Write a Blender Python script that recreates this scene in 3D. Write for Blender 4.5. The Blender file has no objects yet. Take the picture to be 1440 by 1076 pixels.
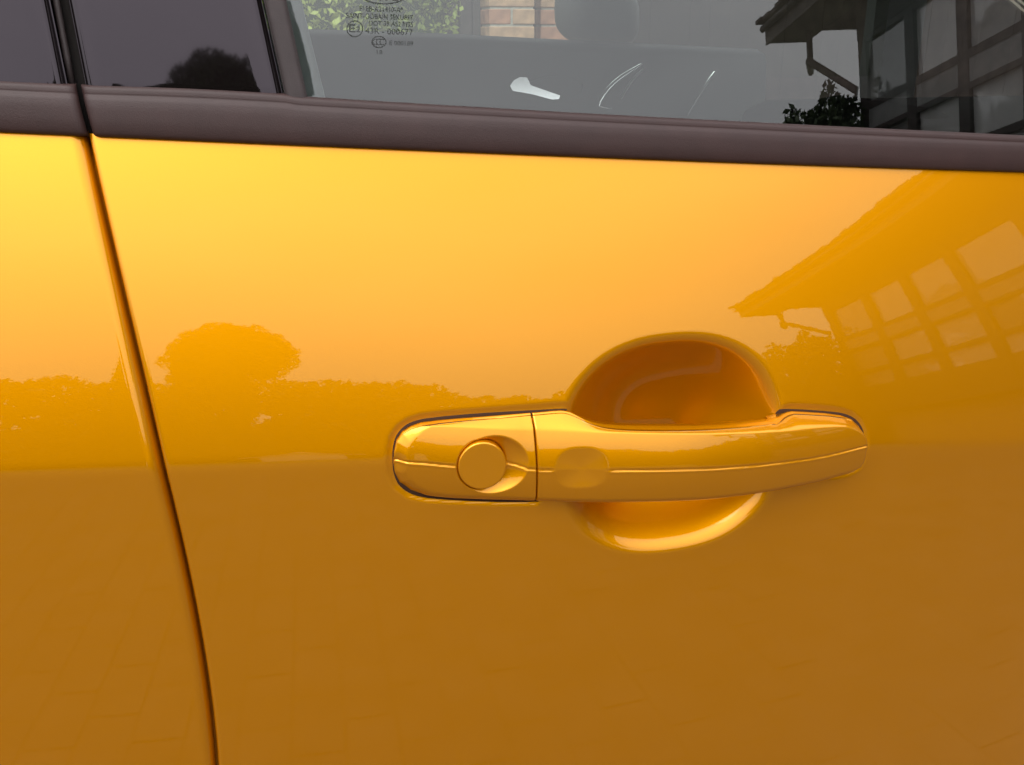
import bpy, bmesh, math, random
import numpy as np
from mathutils import Vector, Matrix
random.seed(7); RNG = np.random.default_rng(11)
SC = bpy.context.scene; COL = SC.collection
rad = math.radians
# ================================================================== camera, sky, sun, exposure
YAW, PITCH = rad(14.0), rad(20.0)
FPX = 1354.0
cam = bpy.data.objects.new('camera', bpy.data.cameras.new('camera')); COL.objects.link(cam)
cam.data.sensor_width = 36.0; cam.data.lens = 36.0*FPX/1440.0
cam.data.clip_start = 0.02; cam.data.clip_end = 900
cam.rotation_euler = (math.pi/2-PITCH, 0, -YAW)
FWD = np.array([math.sin(YAW)*math.cos(PITCH), math.cos(YAW)*math.cos(PITCH), -math.sin(PITCH)])
CAM = np.array([0.0, 0.010, 0.92]) - 0.5*FWD
cam.location = CAM; SC.camera = cam
cam.data.dof.use_dof = False
SUN_EL, SUN_AZ = rad(60), rad(215)          # azimuth clockwise from +Y
W = bpy.data.worlds.new('World'); SC.world = W; W.use_nodes = True
wn, wl = W.node_tree.nodes, W.node_tree.links
wn.clear()
sky = wn.new('ShaderNodeTexSky'); sky.sky_type = 'NISHITA'; sky.sun_disc = False
sky.sun_elevation = SUN_EL; sky.sun_rotation = SUN_AZ; sky.dust_density = 4.0; sky.air_density = 1.0; sky.ozone_density = 1.0
hs = wn.new('ShaderNodeHueSaturation'); hs.inputs['Saturation'].default_value = 0.10
wl.new(sky.outputs[0], hs.inputs['Color'])
tc = wn.new('ShaderNodeTexCoord')
cn = wn.new('ShaderNodeTexNoise'); cn.inputs['Scale'].default_value = 1.6; cn.inputs['Detail'].default_value = 5
mp = wn.new('ShaderNodeMapping'); mp.inputs['Scale'].default_value = (1, 1, 2.6)
wl.new(tc.outputs['Generated'], mp.inputs[0]); wl.new(mp.outputs[0], cn.inputs['Vector'])
cr = wn.new('ShaderNodeValToRGB')
cr.color_ramp.elements[0].position = 0.3; cr.color_ramp.elements[0].color = (5.5, 5.4, 5.7, 1)
cr.color_ramp.elements[1].position = 0.75; cr.color_ramp.elements[1].color = (7.5, 7.4, 7.5, 1)
wl.new(cn.outputs[0], cr.inputs[0])
mx = wn.new('ShaderNodeMix'); mx.data_type = 'RGBA'; mx.inputs['Factor'].default_value = 0.7   # the cloud layer over the sky
sx = wn.new('ShaderNodeSeparateXYZ'); wl.new(tc.outputs['Generated'], sx.inputs[0])         # overcast: brighter towards the zenith
mr = wn.new('ShaderNodeMapRange'); mr.inputs['To Min'].default_value = 0.70; mr.inputs['To Max'].default_value = 2.0
wl.new(sx.outputs['Z'], mr.inputs['Value'])
vm = wn.new('ShaderNodeVectorMath'); vm.operation = 'SCALE'; wl.new(cr.outputs[0], vm.inputs[0]); wl.new(mr.outputs[0], vm.inputs['Scale'])
wl.new(hs.outputs[0], mx.inputs['A']); wl.new(vm.outputs[0], mx.inputs['B'])
bg = wn.new('ShaderNodeBackground'); bg.inputs['Strength'].default_value = 0.15
wl.new(mx.outputs['Result'], bg.inputs['Color'])
wo = wn.new('ShaderNodeOutputWorld'); wl.new(bg.outputs[0], wo.inputs[0])
sl = bpy.data.lights.new('sun', 'SUN'); sl.energy = 0.5; sl.angle = rad(38); sl.color = (1.0, 0.95, 0.88)
so = bpy.data.objects.new('sun', sl); COL.objects.link(so); so.location = (-3, -4, 8)
sd = Vector((math.sin(SUN_AZ)*math.cos(SUN_EL), math.cos(SUN_AZ)*math.cos(SUN_EL), math.sin(SUN_EL)))
so.rotation_euler = (-sd).to_track_quat('-Z', 'Y').to_euler()
SC.view_settings.view_transform = 'Standard'; SC.view_settings.look = 'None'
SC.view_settings.gamma = 1.0; SC.view_settings.use_curve_mapping = False
SC.view_settings.exposure = 1.2
SC.render.engine = 'CYCLES'
SC.cycles.max_bounces = 10; SC.cycles.transparent_max_bounces = 16; SC.cycles.glossy_bounces = 6
# ------------------------------------------------------------------ measured frame (photo pixels -> rays)
PW, PH = 1440.0, 1076.0
RGT = np.array([math.cos(YAW), -math.sin(YAW), 0.0])
UPV = np.cross(RGT, FWD)
def ray(px, py):
    d = FWD + RGT*((px-PW/2)/FPX) - UPV*((py-PH/2)/FPX)
    return d/np.linalg.norm(d)
RC = 5.0                                   # plan curvature radius of the body side
def plan(x): return x*x/(2*RC)
def hit(px, py, surf, s0=0.5):
    """point where the sight line meets y = surf(x, z)"""
    d = ray(px, py); a, b = 0.05, 40.0
    f = lambda s: (CAM[1]+d[1]*s) - surf(CAM[0]+d[0]*s, CAM[2]+d[2]*s)
    s = s0
    for _ in range(60):
        e = f(s); de = (f(s+1e-5)-e)/1e-5
        s2 = s - e/de
        if abs(s2-s) < 1e-9: s = s2; break
        s = s2
    return CAM + d*s
# crease line of the body side
CRP = [(0,668),(230,656),(470,650),(720,643),(1230,630),(1440,622)]
_c = np.array([hit(px,py,lambda x,z: plan(x)) for px,py in CRP])
_zc = np.polyfit(_c[:,0], _c[:,2], 2)
def zc(x): return np.polyval(_zc, x)
# tilt of the skin (degrees, + looks up) against height above the crease
def tilt(t):
    up = 12.9 + 67.0*np.clip(t,0,0.2)
    lo = 3.2 + 14.0*np.clip(t,-0.5,0)
    s = np.clip((t+0.007)/0.014,0,1); s = s*s*s*(s*(6*s-15)+10)
    return lo + (up-lo)*s
_T = np.linspace(-0.6,0.3,9001)
_G = np.concatenate([[0],np.cumsum(np.tan(np.radians((tilt(_T[1:])+tilt(_T[:-1]))/2)))*(_T[1]-_T[0])])
_G -= np.interp(0,_T,_G)
def g(t): return np.interp(t,_T,_G)
def F(x,z): return plan(x)+g(z-zc(x))
# belt line (lower edge of the black strip) and everything above it
BLP = [(0,188),(105,190),(128,192),(720,215),(1440,243)]
_b = np.array([hit(px,py,F) for px,py in BLP]); _zb = np.polyfit(_b[:,0],_b[:,2],1)
def zb(x): return np.polyval(_zb,x)
GT = math.tan(rad(9.7))
def U(x,z): return F(x,zb(x)) + (z-zb(x))*GT
def normal(surf,x,z):
    e=1e-3
    n=np.array([(surf(x+e,z)-surf(x-e,z))/(2*e),-1.0,(surf(x,z+e)-surf(x,z-e))/(2*e)])
    return n/np.linalg.norm(n)
# ================================================================== materials
def nt(name):
    m = bpy.data.materials.new(name); m.use_nodes = True
    n, l = m.node_tree.nodes, m.node_tree.links
    return m, n, l, n['Principled BSDF']
def plain(name, col, rough=0.5, metal=0.0, noise=0.0, nscale=40.0, bump=0.0, bscale=300.0, spec=0.5, coat=0.0):
    m, n, l, p = nt(name)
    p.inputs['Base Color'].default_value = (*col, 1); p.inputs['Roughness'].default_value = rough
    p.inputs['Metallic'].default_value = metal; p.inputs['Specular IOR Level'].default_value = spec
    if coat: p.inputs['Coat Weight'].default_value = coat; p.inputs['Coat Roughness'].default_value = 0.03
    t = n.new('ShaderNodeTexCoord')
    if noise:
        x = n.new('ShaderNodeTexNoise'); x.inputs['Scale'].default_value = nscale; x.inputs['Detail'].default_value = 4
        l.new(t.outputs['Object'], x.inputs['Vector'])
        r = n.new('ShaderNodeValToRGB')
        r.color_ramp.elements[0].position = 0.3; r.color_ramp.elements[1].position = 0.7
        r.color_ramp.elements[0].color = (*[c*(1-noise) for c in col], 1)
        r.color_ramp.elements[1].color = (*[min(1, c*(1+noise)) for c in col], 1)
        l.new(x.outputs[0], r.inputs[0]); l.new(r.outputs[0], p.inputs['Base Color'])
    if bump:
        x = n.new('ShaderNodeTexNoise'); x.inputs['Scale'].default_value = bscale; x.inputs['Detail'].default_value = 3
        l.new(t.outputs['Object'], x.inputs['Vector'])
        b = n.new('ShaderNodeBump'); b.inputs['Strength'].default_value = bump; b.inputs['Distance'].default_value = 0.001
        l.new(x.outputs[0], b.inputs['Height']); l.new(b.outputs[0], p.inputs['Normal'])
    return m
M = {}
def paint():
    m, n, l, p = nt('orange_pearl_paint')
    p.inputs['Base Color'].default_value = (0.553, 0.217, 0.0, 1)
    p.inputs['Metallic'].default_value = 0.75; p.inputs['Roughness'].default_value = 0.40
    p.inputs['Specular IOR Level'].default_value = 0.0
    t = n.new('ShaderNodeTexCoord')
    fl = n.new('ShaderNodeTexNoise'); fl.inputs['Scale'].default_value = 1400; fl.inputs['Detail'].default_value = 1      # metal flake
    l.new(t.outputs['Object'], fl.inputs['Vector'])
    fb = n.new('ShaderNodeBump'); fb.inputs['Strength'].default_value = 0.08; fb.inputs['Distance'].default_value = 0.0004
    l.new(fl.outputs[0], fb.inputs['Height']); l.new(fb.outputs[0], p.inputs['Normal'])
    op = n.new('ShaderNodeTexNoise'); op.inputs['Scale'].default_value = 260; op.inputs['Detail'].default_value = 2      # orange peel of the lacquer
    l.new(t.outputs['Object'], op.inputs['Vector'])
    ob = n.new('ShaderNodeBump'); ob.inputs['Strength'].default_value = 0.022; ob.inputs['Distance'].default_value = 0.0002
    l.new(op.outputs[0], ob.inputs['Height']); 
    gl = n.new('ShaderNodeBsdfGlossy'); gl.inputs['Roughness'].default_value = 0.012; gl.inputs['Color'].default_value = (1.0, 0.91, 0.57, 1)   # lacquer gloss, yellow cast of the mirrored sky put into its colour
    fr = n.new('ShaderNodeFresnel'); fr.inputs['IOR'].default_value = 1.55; mxs = n.new('ShaderNodeMixShader')
    l.new(ob.outputs[0], gl.inputs['Normal']); l.new(ob.outputs[0], fr.inputs['Normal'])
    l.new(fr.outputs[0], mxs.inputs[0]); l.new(p.outputs[0], mxs.inputs[1]); l.new(gl.outputs[0], mxs.inputs[2])
    l.new(mxs.outputs[0], n['Material Output'].inputs['Surface'])
    return m
M['paint'] = paint()
M['strip'] = plain('matt_black_trim', (0.026, 0.0112, 0.0100), 0.54, noise=0.10, nscale=60, bump=0.15, bscale=1800, spec=0.38)
M['rubber'] = plain('black_rubber', (0.012, 0.010, 0.010), 0.6, noise=0.2, nscale=90, spec=0.3)
M['channel'] = plain('window_channel_rubber', (0.030, 0.022, 0.022), 0.55, noise=0.12, nscale=120, bump=0.2, bscale=2000, spec=0.35)
M['gloss'] = plain('gloss_black', (0.004, 0.003, 0.003), 0.03, spec=0.44)
M['cavity'] = plain('dark_cavity', (0.010, 0.008, 0.007), 0.8, spec=0.2)
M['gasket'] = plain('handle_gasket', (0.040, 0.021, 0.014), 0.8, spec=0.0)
M['cabin'] = plain('cabin_plastic', (0.020, 0.020, 0.021), 0.6, noise=0.2, nscale=25, bump=0.2, bscale=900, spec=0.3)
M['card'] = plain('door_card_plastic', (0.045, 0.046, 0.050), 0.6, noise=0.12, nscale=9, bump=0.0, bscale=900, spec=0.3)
M['greytrim'] = plain('grey_pillar_trim', (0.20, 0.215, 0.22), 0.6, noise=0.06, nscale=30)
M['satin'] = plain('satin_silver', (0.90, 0.95, 0.95), 0.22, metal=1.0)
bpy.data.materials['gloss_black'].node_tree.nodes['Principled BSDF'].inputs['Specular Tint'].default_value = (1.0, 0.88, 1.0, 1)
M['chrome'] = plain('chrome_trim', (0.85, 0.88, 0.88), 0.35, metal=1.0)
M['print'] = plain('glass_print', (0.045, 0.048, 0.046), 0.7, spec=0.1)
M['white'] = plain('white_upvc', (0.62, 0.61, 0.58), 0.4, noise=0.05, nscale=6)
M['darkwood'] = plain('dark_stained_wood', (0.030, 0.020, 0.016), 0.5, noise=0.3, nscale=12)
M['soffit'] = plain('soffit_board', (0.05, 0.038, 0.03), 0.6, noise=0.2, nscale=9)
M['tile'] = plain('roof_tile', (0.060, 0.042, 0.036), 0.8, noise=0.35, nscale=5)
M['railgrey'] = plain('grey_rail_panel', (0.22, 0.215, 0.21), 0.5, noise=0.1, nscale=6)
M['dash'] = plain('dashboard_plastic', (0.006, 0.006, 0.006), 0.9, noise=0.2, nscale=25, spec=0.0)
M['creosote'] = plain('creosoted_fence', (0.017, 0.013, 0.011), 0.9, noise=0.35, nscale=10, spec=0.1)  # near black, so the added fence darkens what lies behind the glass
M['bark'] = plain('bark', (0.07, 0.05, 0.035), 0.9, noise=0.4, nscale=14)
M['brick_a'] = plain('red_brick', (0.30, 0.155, 0.105), 0.85, noise=0.25, nscale=22, bump=0.5, bscale=160)
M['brick_b'] = plain('buff_brick', (0.34, 0.215, 0.14), 0.85, noise=0.25, nscale=22, bump=0.5, bscale=160)
M['mortar'] = plain('mortar', (0.33, 0.31, 0.28), 0.9, noise=0.15, nscale=60)
M['timber'] = plain('weathered_timber', (0.060, 0.050, 0.050), 0.8, noise=0.3, nscale=18)
M['paver'] = plain('paving_block', (0.105, 0.080, 0.066), 0.85, noise=0.22, nscale=7, bump=0.3, bscale=220)
M['joint'] = plain('paving_sand', (0.100, 0.078, 0.064), 0.95, noise=0.3, nscale=30)
M['earth'] = plain('lawn_ground', (0.055, 0.075, 0.025), 0.95, noise=0.4, nscale=3)
def leafmat(name, a, b):
    m, n, l, p = nt(name)
    oi = n.new('ShaderNodeTexCoord'); x = n.new('ShaderNodeTexNoise'); x.inputs['Scale'].default_value = 2.3; x.inputs['Detail'].default_value = 6
    l.new(oi.outputs['Object'], x.inputs['Vector'])
    r = n.new('ShaderNodeValToRGB'); r.color_ramp.elements[0].position = 0.35; r.color_ramp.elements[1].position = 0.68
    r.color_ramp.elements[0].color = (*a, 1); r.color_ramp.elements[1].color = (*b, 1)
    l.new(x.outputs[0], r.inputs[0]); l.new(r.outputs[0], p.inputs['Base Color'])
    p.inputs['Roughness'].default_value = 0.55; p.inputs['Specular IOR Level'].default_value = 0.3
    return m
M['leaf_dark'] = leafmat('dark_leaf', (0.020, 0.035, 0.012), (0.055, 0.085, 0.025))
M['leaf_mid'] = leafmat('mid_leaf', (0.035, 0.060, 0.015), (0.085, 0.120, 0.035))
M['leaf_hedge'] = leafmat('hedge_leaf', (0.09, 0.12, 0.02), (0.34, 0.38, 0.09))
def glassmat(name, ior, tint):
    m = bpy.data.materials.new(name); m.use_nodes = True; n, l = m.node_tree.nodes, m.node_tree.links; n.clear()
    fr = n.new('ShaderNodeFresnel'); fr.inputs['IOR'].default_value = ior
    tr = n.new('ShaderNodeBsdfTransparent'); tr.inputs['Color'].default_value = (*tint, 1)
    gl = n.new('ShaderNodeBsdfGlossy'); gl.inputs['Roughness'].default_value = 0.0; gl.inputs['Color'].default_value = (0.97, 1.0, 1.0, 1)
    mxs = n.new('ShaderNodeMixShader'); o = n.new('ShaderNodeOutputMaterial')
    l.new(fr.outputs[0], mxs.inputs[0]); l.new(tr.outputs[0], mxs.inputs[1]); l.new(gl.outputs[0], mxs.inputs[2]); l.new(mxs.outputs[0], o.inputs[0])
    return m
M['glass'] = glassmat('tinted_window_glass', 1.78, (0.84, 0.89, 0.86))
M['glass_far'] = glassmat('far_window_glass', 1.30, (0.88, 0.92, 0.88))
def clearmat():
    m = bpy.data.materials.new('glass_inner_face'); m.use_nodes = True; n, l = m.node_tree.nodes, m.node_tree.links; n.clear()
    tr = n.new('ShaderNodeBsdfTransparent'); o = n.new('ShaderNodeOutputMaterial'); l.new(tr.outputs[0], o.inputs[0]); return m
M['glass_in'] = clearmat()
def panemat():
    m, n, l, p = nt('house_window_glass')
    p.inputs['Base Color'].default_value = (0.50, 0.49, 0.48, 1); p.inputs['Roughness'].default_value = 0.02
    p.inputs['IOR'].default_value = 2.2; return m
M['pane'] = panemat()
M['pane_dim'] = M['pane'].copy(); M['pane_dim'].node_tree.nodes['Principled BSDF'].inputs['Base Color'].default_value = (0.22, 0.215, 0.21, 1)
def brickwall():
    m, n, l, p = nt('house_brickwork')
    t = n.new('ShaderNodeTexCoord'); mpn = n.new('ShaderNodeMapping'); mpn.inputs['Rotation'].default_value = (math.pi/2, 0, 0)
    b = n.new('ShaderNodeTexBrick'); b.inputs['Scale'].default_value = 1.0
    b.inputs['Brick Width'].default_value = 0.225; b.inputs['Row Height'].default_value = 0.075; b.inputs['Mortar Size'].default_value = 0.006
    b.inputs['Color1'].default_value = (0.17, 0.085, 0.055, 1); b.inputs['Color2'].default_value = (0.23, 0.12, 0.08, 1); b.inputs['Mortar'].default_value = (0.25, 0.23, 0.2, 1)
    l.new(t.outputs['Object'], mpn.inputs[0]); l.new(mpn.outputs[0], b.inputs['Vector']); l.new(b.outputs['Color'], p.inputs['Base Color'])
    p.inputs['Roughness'].default_value = 0.9; return m
M['brickwall'] = brickwall()

# ================================================================== helpers
def tag(o, label=None, cat=None, group=None, kind=None):
    if label: o['label'] = label
    if cat: o['category'] = cat
    if group: o['group'] = group
    if kind: o['kind'] = kind
    return o
def empty(name, loc=(0, 0, 0), rz=0.0):
    o = bpy.data.objects.new(name, None); COL.objects.link(o); o.location = loc; o.rotation_euler = (0, 0, rz); o.empty_display_size = 0.1
    return o
def mesh(name, V, Fc, mat, parent=None, smooth=True, world=False, mats=None, fmat=None):
    me = bpy.data.meshes.new(name)
    me.from_pydata([tuple(map(float, v)) for v in V], [], [tuple(int(i) for i in f) for f in Fc])
    for mm in (mats or [mat]): me.materials.append(mm)
    if fmat is not None: me.polygons.foreach_set('material_index', np.asarray(fmat, dtype=np.int32))
    if smooth: me.polygons.foreach_set('use_smooth', np.ones(len(me.polygons), dtype=bool))
    me.update()
    o = bpy.data.objects.new(name, me); COL.objects.link(o)
    if parent is not None:
        o.parent = parent
        if world: o.matrix_parent_inverse = Matrix.Translation(-Vector(parent.location))
    return o
class MB:
    def __init__(s): s.V, s.F = [], []
    def add(s, V, Fc):
        k = len(s.V); s.V += [tuple(v) for v in V]; s.F += [tuple(i+k for i in f) for f in Fc]
    def box(s, lo, hi, bev=0.0, R=None):
        bm = bmesh.new(); bmesh.ops.create_cube(bm, size=1)
        lo, hi = Vector(lo), Vector(hi)
        for v in bm.verts: v.co = Vector([(lo[i]+hi[i])/2 + v.co[i]*(hi[i]-lo[i]) for i in range(3)])
        if bev: bmesh.ops.bevel(bm, geom=bm.edges[:], offset=bev, segments=2, affect='EDGES', profile=0.5)
        if R is not None:
            for v in bm.verts: v.co = R @ v.co
        bm.verts.index_update()
        s.add([v.co[:] for v in bm.verts], [[v.index for v in f.verts] for f in bm.faces]); bm.free()
    def tube(s, pts, radii, n=10):
        pts = [Vector(p) for p in pts]; V = []; Fc = []
        if not hasattr(radii, '__len__'): radii = [radii]*len(pts)
        for i, p in enumerate(pts):
            d = (pts[min(i+1, len(pts)-1)]-pts[max(i-1, 0)]).normalized()
            u = d.orthogonal().normalized() if i == 0 else (u - d*u.dot(d)).normalized()
            w = d.cross(u)
            for k in range(n):
                a = 2*math.pi*k/n; V.append(p + (u*math.cos(a)+w*math.sin(a))*radii[i])
        for i in range(len(pts)-1):
            for k in range(n): Fc.append((i*n+k, i*n+(k+1) % n, (i+1)*n+(k+1) % n, (i+1)*n+k))
        Fc.append(tuple(range(n))[::-1]); Fc.append(tuple(range((len(pts)-1)*n, len(pts)*n)))
        s.add(V, Fc)
    def build(s, name, mat, parent=None, smooth=False, world=False):
        return mesh(name, s.V, s.F, mat, parent, smooth, world)
def gridfaces(nr, nc, off=0, flip=False):
    r, c = np.meshgrid(np.arange(nr-1), np.arange(nc-1), indexing='ij')
    a = (r*nc+c).ravel()+off
    f = np.stack([a, a+1, a+nc+1, a+nc], 1)
    return f[:, ::-1] if flip else f
def spaced(knots):
    """[(value, step), ...] -> positions from first to last value with the step changing smoothly between knots"""
    out = [knots[0][0]]; vs = [k[0] for k in knots]; ss = [k[1] for k in knots]
    while out[-1] < vs[-1]: out.append(out[-1]+float(np.interp(out[-1], vs, ss)))
    out = np.array(out); return knots[0][0] + (out-out[0])*(vs[-1]-vs[0])/(out[-1]-out[0])
def sstep(x): x = np.clip(x, 0, 1); return x*x*x*(x*(6*x-15)+10)
def smin(a, b, k):
    h = np.clip(0.5+0.5*(b-a)/k, 0, 1); return b*(1-h)+a*h-k*h*(1-h)
def segdist(X, Z, P):
    d = np.full(X.shape, 1e9)
    for (x0, z0), (x1, z1) in zip(P[:-1], P[1:]):
        vx, vz = x1-x0, z1-z0; L = vx*vx+vz*vz+1e-18
        t = np.clip(((X-x0)*vx+(Z-z0)*vz)/L, 0, 1)
        d = np.minimum(d, np.hypot(X-x0-t*vx, Z-z0-t*vz))
    return d
def smooth_curve(P, n=24):
    """Catmull-Rom through the points"""
    P = [np.array(p, float) for p in P]; P = [2*P[0]-P[1]]+P+[2*P[-1]-P[-2]]; out = []
    for i in range(1, len(P)-2):
        a, b, c, d = P[i-1:i+3]
        for k in range(n):
            t = k/n; out.append(0.5*((2*b)+(c-a)*t+(2*a-5*b+4*c-d)*t*t+(3*b-a-3*c+d)*t**3))
    out.append(P[-2]); return np.array(out)
# ================================================================== the car
car = empty('car', (0, 0.9, 0))
tag(car, 'glossy orange car with matt black belt strip and body coloured pull handle', 'car')
def P(px, py, s=None): return hit(px, py, s or F)
def hoff(px, py, off): return hit(px, py, lambda x, z: plan(x)-off)
def offF(x, z): return plan(x)-F(x, z)               # how far the bare skin stands out from the plan curve

# ---- handle outline, measured
D_q = [(-0.075, 2.5), (-0.0645, 3.5), (-0.05, 5.2), (-0.03, 6.3), (0.0, 7.4), (0.017, 8.6), (0.05, 13), (0.09, 17), (0.13, 16), (0.165, 12.5), (0.195, 8.8), (0.2104, 7), (0.22, 5.5)]
_dq = smooth_curve(D_q, 12)
def dmax(x): return np.interp(x, _dq[:, 0], _dq[:, 1])*1e-3
def outline(pts, kind):
    """photo pixels -> (x, z, off). kind: 'skin' lies on the door, 'mid' free top edge of the bar, 'low' lower silhouette"""
    out = []
    for px, py in pts:
        p = P(px, py)
        if kind == 'skin': o = offF(p[0], p[2]) + 0.0008
        else:
            for _ in range(6):
                o = dmax(p[0]) - (0.012 if kind == 'mid' else 0.0025)
                if kind == 'low':
                    w = max(float(sstep((px-1180)/34.0)), float(sstep((577-px)/24.0))); o = o*(1-w)+(offF(p[0], p[2])+0.0008)*w
                p = hoff(px, py, o)
        out.append((p[0], p[2], o))
    return out
def at_off(px, py, o): p = hoff(px, py, o); return (p[0], p[2], o)
capT = outline([(553, 649), (553.8, 634), (557, 619), (565, 607), (577, 599), (592, 594), (615, 591), (650, 588), (690, 585), (740, 581), (757, 580)], 'skin')
capB = outline([(553, 649), (555, 664), (562, 680), (577, 692), (600, 698.5), (640, 702), (690, 704.5), (740, 706), (757, 706.5)], 'low')
gripT = (outline([(735, 581.5), (755, 580), (775, 578), (790, 577), (797, 577.7)], 'skin') + [at_off(804, 580.5, -.0038), at_off(812, 585, -.0022), at_off(820, 589.5, -.0008), at_off(830, 593.6, .0003)] + outline([(846, 597), (870, 598.8), (900, 599.6), (950, 600), (1000, 599), (1045, 596.5), (1080, 593.2)], 'mid')
         + [at_off(1088, 592.4, .0018), at_off(1095, 589.0, .0004), at_off(1100, 584, -.0025)] + outline([(1106, 579.5), (1113, 578.3), (1130, 579), (1160, 581), (1182, 584), (1196, 589), (1206, 598), (1211.5, 610), (1213.6, 620), (1214, 629)], 'skin'))
gripB = outline([(735, 706), (757, 706.5), (800, 708), (860, 709), (930, 708), (1000, 704.5), (1050, 698.5), (1100, 690), (1150, 679.5), (1180, 671.5), (1196, 664.5), (1206, 656.5), (1211.5, 646), (1213.7, 637), (1214, 629)], 'low')
groove = [hoff(px, py, dmax(hit(px, py, F)[0])) for px, py in [(550, 648.5), (600, 652), (640, 655.5), (713, 656), (748, 660.5), (780, 662), (860, 662.5), (957, 661), (1055, 655), (1153, 642), (1213, 628), (1230, 624)]]
groove = smooth_curve([(p[0], p[2]) for p in groove], 12)
_sh = [hoff(px, py, dmax(hit(px, py, F)[0])-.0015) for px, py in [(545, 622), (556, 617), (570, 609), (590, 605), (620, 604.5), (660, 606), (700, 608), (757, 610.5), (830, 613), (950, 615), (1050, 612.5), (1110, 608.5), (1160, 603.5), (1190, 602), (1205, 606), (1216, 614)]]
_sh = smooth_curve([(p[0], p[2]) for p in _sh], 12)
def zs(x): return np.interp(x, _sh[:, 0], _sh[:, 1])
def zg(x): return np.interp(x, groove[:, 0], groove[:, 1])
DSC = hoff(678.5, 655.5, dmax(-0.02)); _e = hoff(712.5, 655.5, dmax(-0.01)); DR = abs(_e[0]-DSC[0])
SCP = hoff(694.5, 656.5, dmax(-0.013)); SRX = DR*50.5/34; SRZ = DR*1.02*41/34
DIM = hoff(819, 661, dmax(0.04)); DMX = DR*37/34*1.03; DMZ = DR*30/34
# ---- recess (cup) behind the bar
CC = P(945, 624); CRX = (P(1098, 622)[0]-P(793, 627)[0])/2; CRZ = (P(945, 474)[2]-P(945, 772)[2])/2
CC = np.array([(P(1098, 622)[0]+P(793, 627)[0])/2, 0, (P(945, 474)[2]+P(945, 772)[2])/2])
def cup_r(x, z): return (np.abs((x-CC[0])/(CRX*1.035))**2.35+np.abs((z-CC[2])/CRZ)**2.35)**(1/2.35)
def cup(x, z):
    r = cup_r(x, z)
    q = np.clip(1.045-r, 0, 2); w = 0.13
    ramp = np.where(q < w, q*q/(2*w), q-w/2)
    up = np.clip(((z-CC[2])/CRZ+0.95)/0.85, 0, 1)
    sl = 1.10+(0.64-1.10)*sstep(up)
    fl = 0.0385-0.34*0.050*np.tanh((z-CC[2])/0.050)-0.02*(x-CC[0]); return smin(1.05*CRZ*ramp, fl, 0.012)*(q > 0)
FOOTL = [(a[0], a[1]) for a in capT] + [(a[0], a[1]) for a in gripT[2:5]]
FOOTL = FOOTL[::-1] + [(a[0], a[1]) for a in capB]
FOOTR = [(a[0], a[1]) for a in gripT[-10:]] + [(a[0], a[1]) for a in gripB[-1:-7:-1]]
def moat(x, z):
    r = cup_r(x, z)
    out = np.zeros_like(x)
    near = (x > -0.09) & (x < 0.24) & (np.abs(z-zc(x)) < 0.06)
    xs, zs = x[near], z[near]
    dl = segdist(xs, zs, FOOTL); dr = segdist(xs, zs, FOOTR)
    inside = (xs > -0.06) & (xs < 0.03) & (np.abs(zs-np.interp(xs, [-.06, .03], [0.886, 0.885])) < 0.012)
    d = np.where(inside, 0, np.minimum(dl, dr))
    pk = np.maximum(np.abs(xs+0.022)/0.034, np.abs(zs-0.886)/0.0135)
    out[near] = 0.010*sstep((1-pk)/0.3)+0.0009*sstep(1-(d-0.0008)/0.0042)*np.clip((r[near]-0.9)/0.15, 0, 1)
    return out

# ---- shut line between the doors
def pfit(pts, surf, deg): a = np.array([P(px, py, surf) for px, py in pts]); return np.polyfit(a[:, 2], a[:, 0], deg)
_gr = pfit([(126, 195), (171, 400), (201, 520), (231.5, 650), (264, 800), (307, 1076)], F, 3)
_gl = _gr-np.array([0, 0, 0, 0.0016])
def clampz(z): return np.clip(z, 0.66, 1.08)
def xgr(z): return np.polyval(_gr, clampz(z)) + (z-clampz(z))*(-0.32)
def xgl(z): return np.polyval(_gl, clampz(z)) + (z-clampz(z))*(-0.32)
ZLOW = -0.50
tau_up = spaced([(0, .0012), (.07, .0012), (.1, .003), (.150, .002)])/0.150
t_dn = spaced([(ZLOW, .02), (-.2, .006), (-.075, .0012), (0, .0012)])
TA = np.concatenate([t_dn[:-1], tau_up*0.150])
def zrow(x, k):
    t = TA[k]
    return np.where(t < 0, zc(x)+t, zc(x)+t/0.150*(zb(x)+0.0012-zc(x)))
def skin(name, s_cols, edge, sgn, extra):
    """s_cols: distances from the shut line along the body; edge: list of (s, depth) that folds the rim inward"""
    S = np.concatenate([[e[0] for e in edge], s_cols]); DP = np.concatenate([[e[1] for e in edge], np.zeros(len(s_cols))])
    V = []
    for k in range(len(TA)):
        x = np.full(len(S), -0.15)
        for _ in range(3):
            z = zrow(x, k); x = (xgr(z) if sgn > 0 else xgl(z)) + sgn*S
        y = F(x, z)+DP
        if extra: y = y+cup(x, z)+moat(x, z)
        V.append(np.stack([x, y, z], 1))
    V = np.concatenate(V)
    return mesh(name, V, gridfaces(len(TA), len(S), flip=(sgn < 0)), M['paint'], car, world=True)
def rim(r, depth, n=8):
    return [(0, depth), (0, depth*.6), (0, r)] + [(r-r*math.cos(a), r-r*math.sin(a)) for a in [math.pi/2*k/n for k in range(1, n)]]
c0 = 0.16
front_door = skin('front_door', spaced([(0.0026, .0008), (.02, .004), (.07, .004), (.1, .0012), (.43, .0012), (.5, .006), (.95, .02)]), rim(0.0026, 0.016), +1, True)
rear_door = skin('rear_door', spaced([(0.0066, .0008), (.02, .003), (.2, .01), (.7, .02)]), rim(0.0066, 0.018, 14), -1, False)
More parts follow.
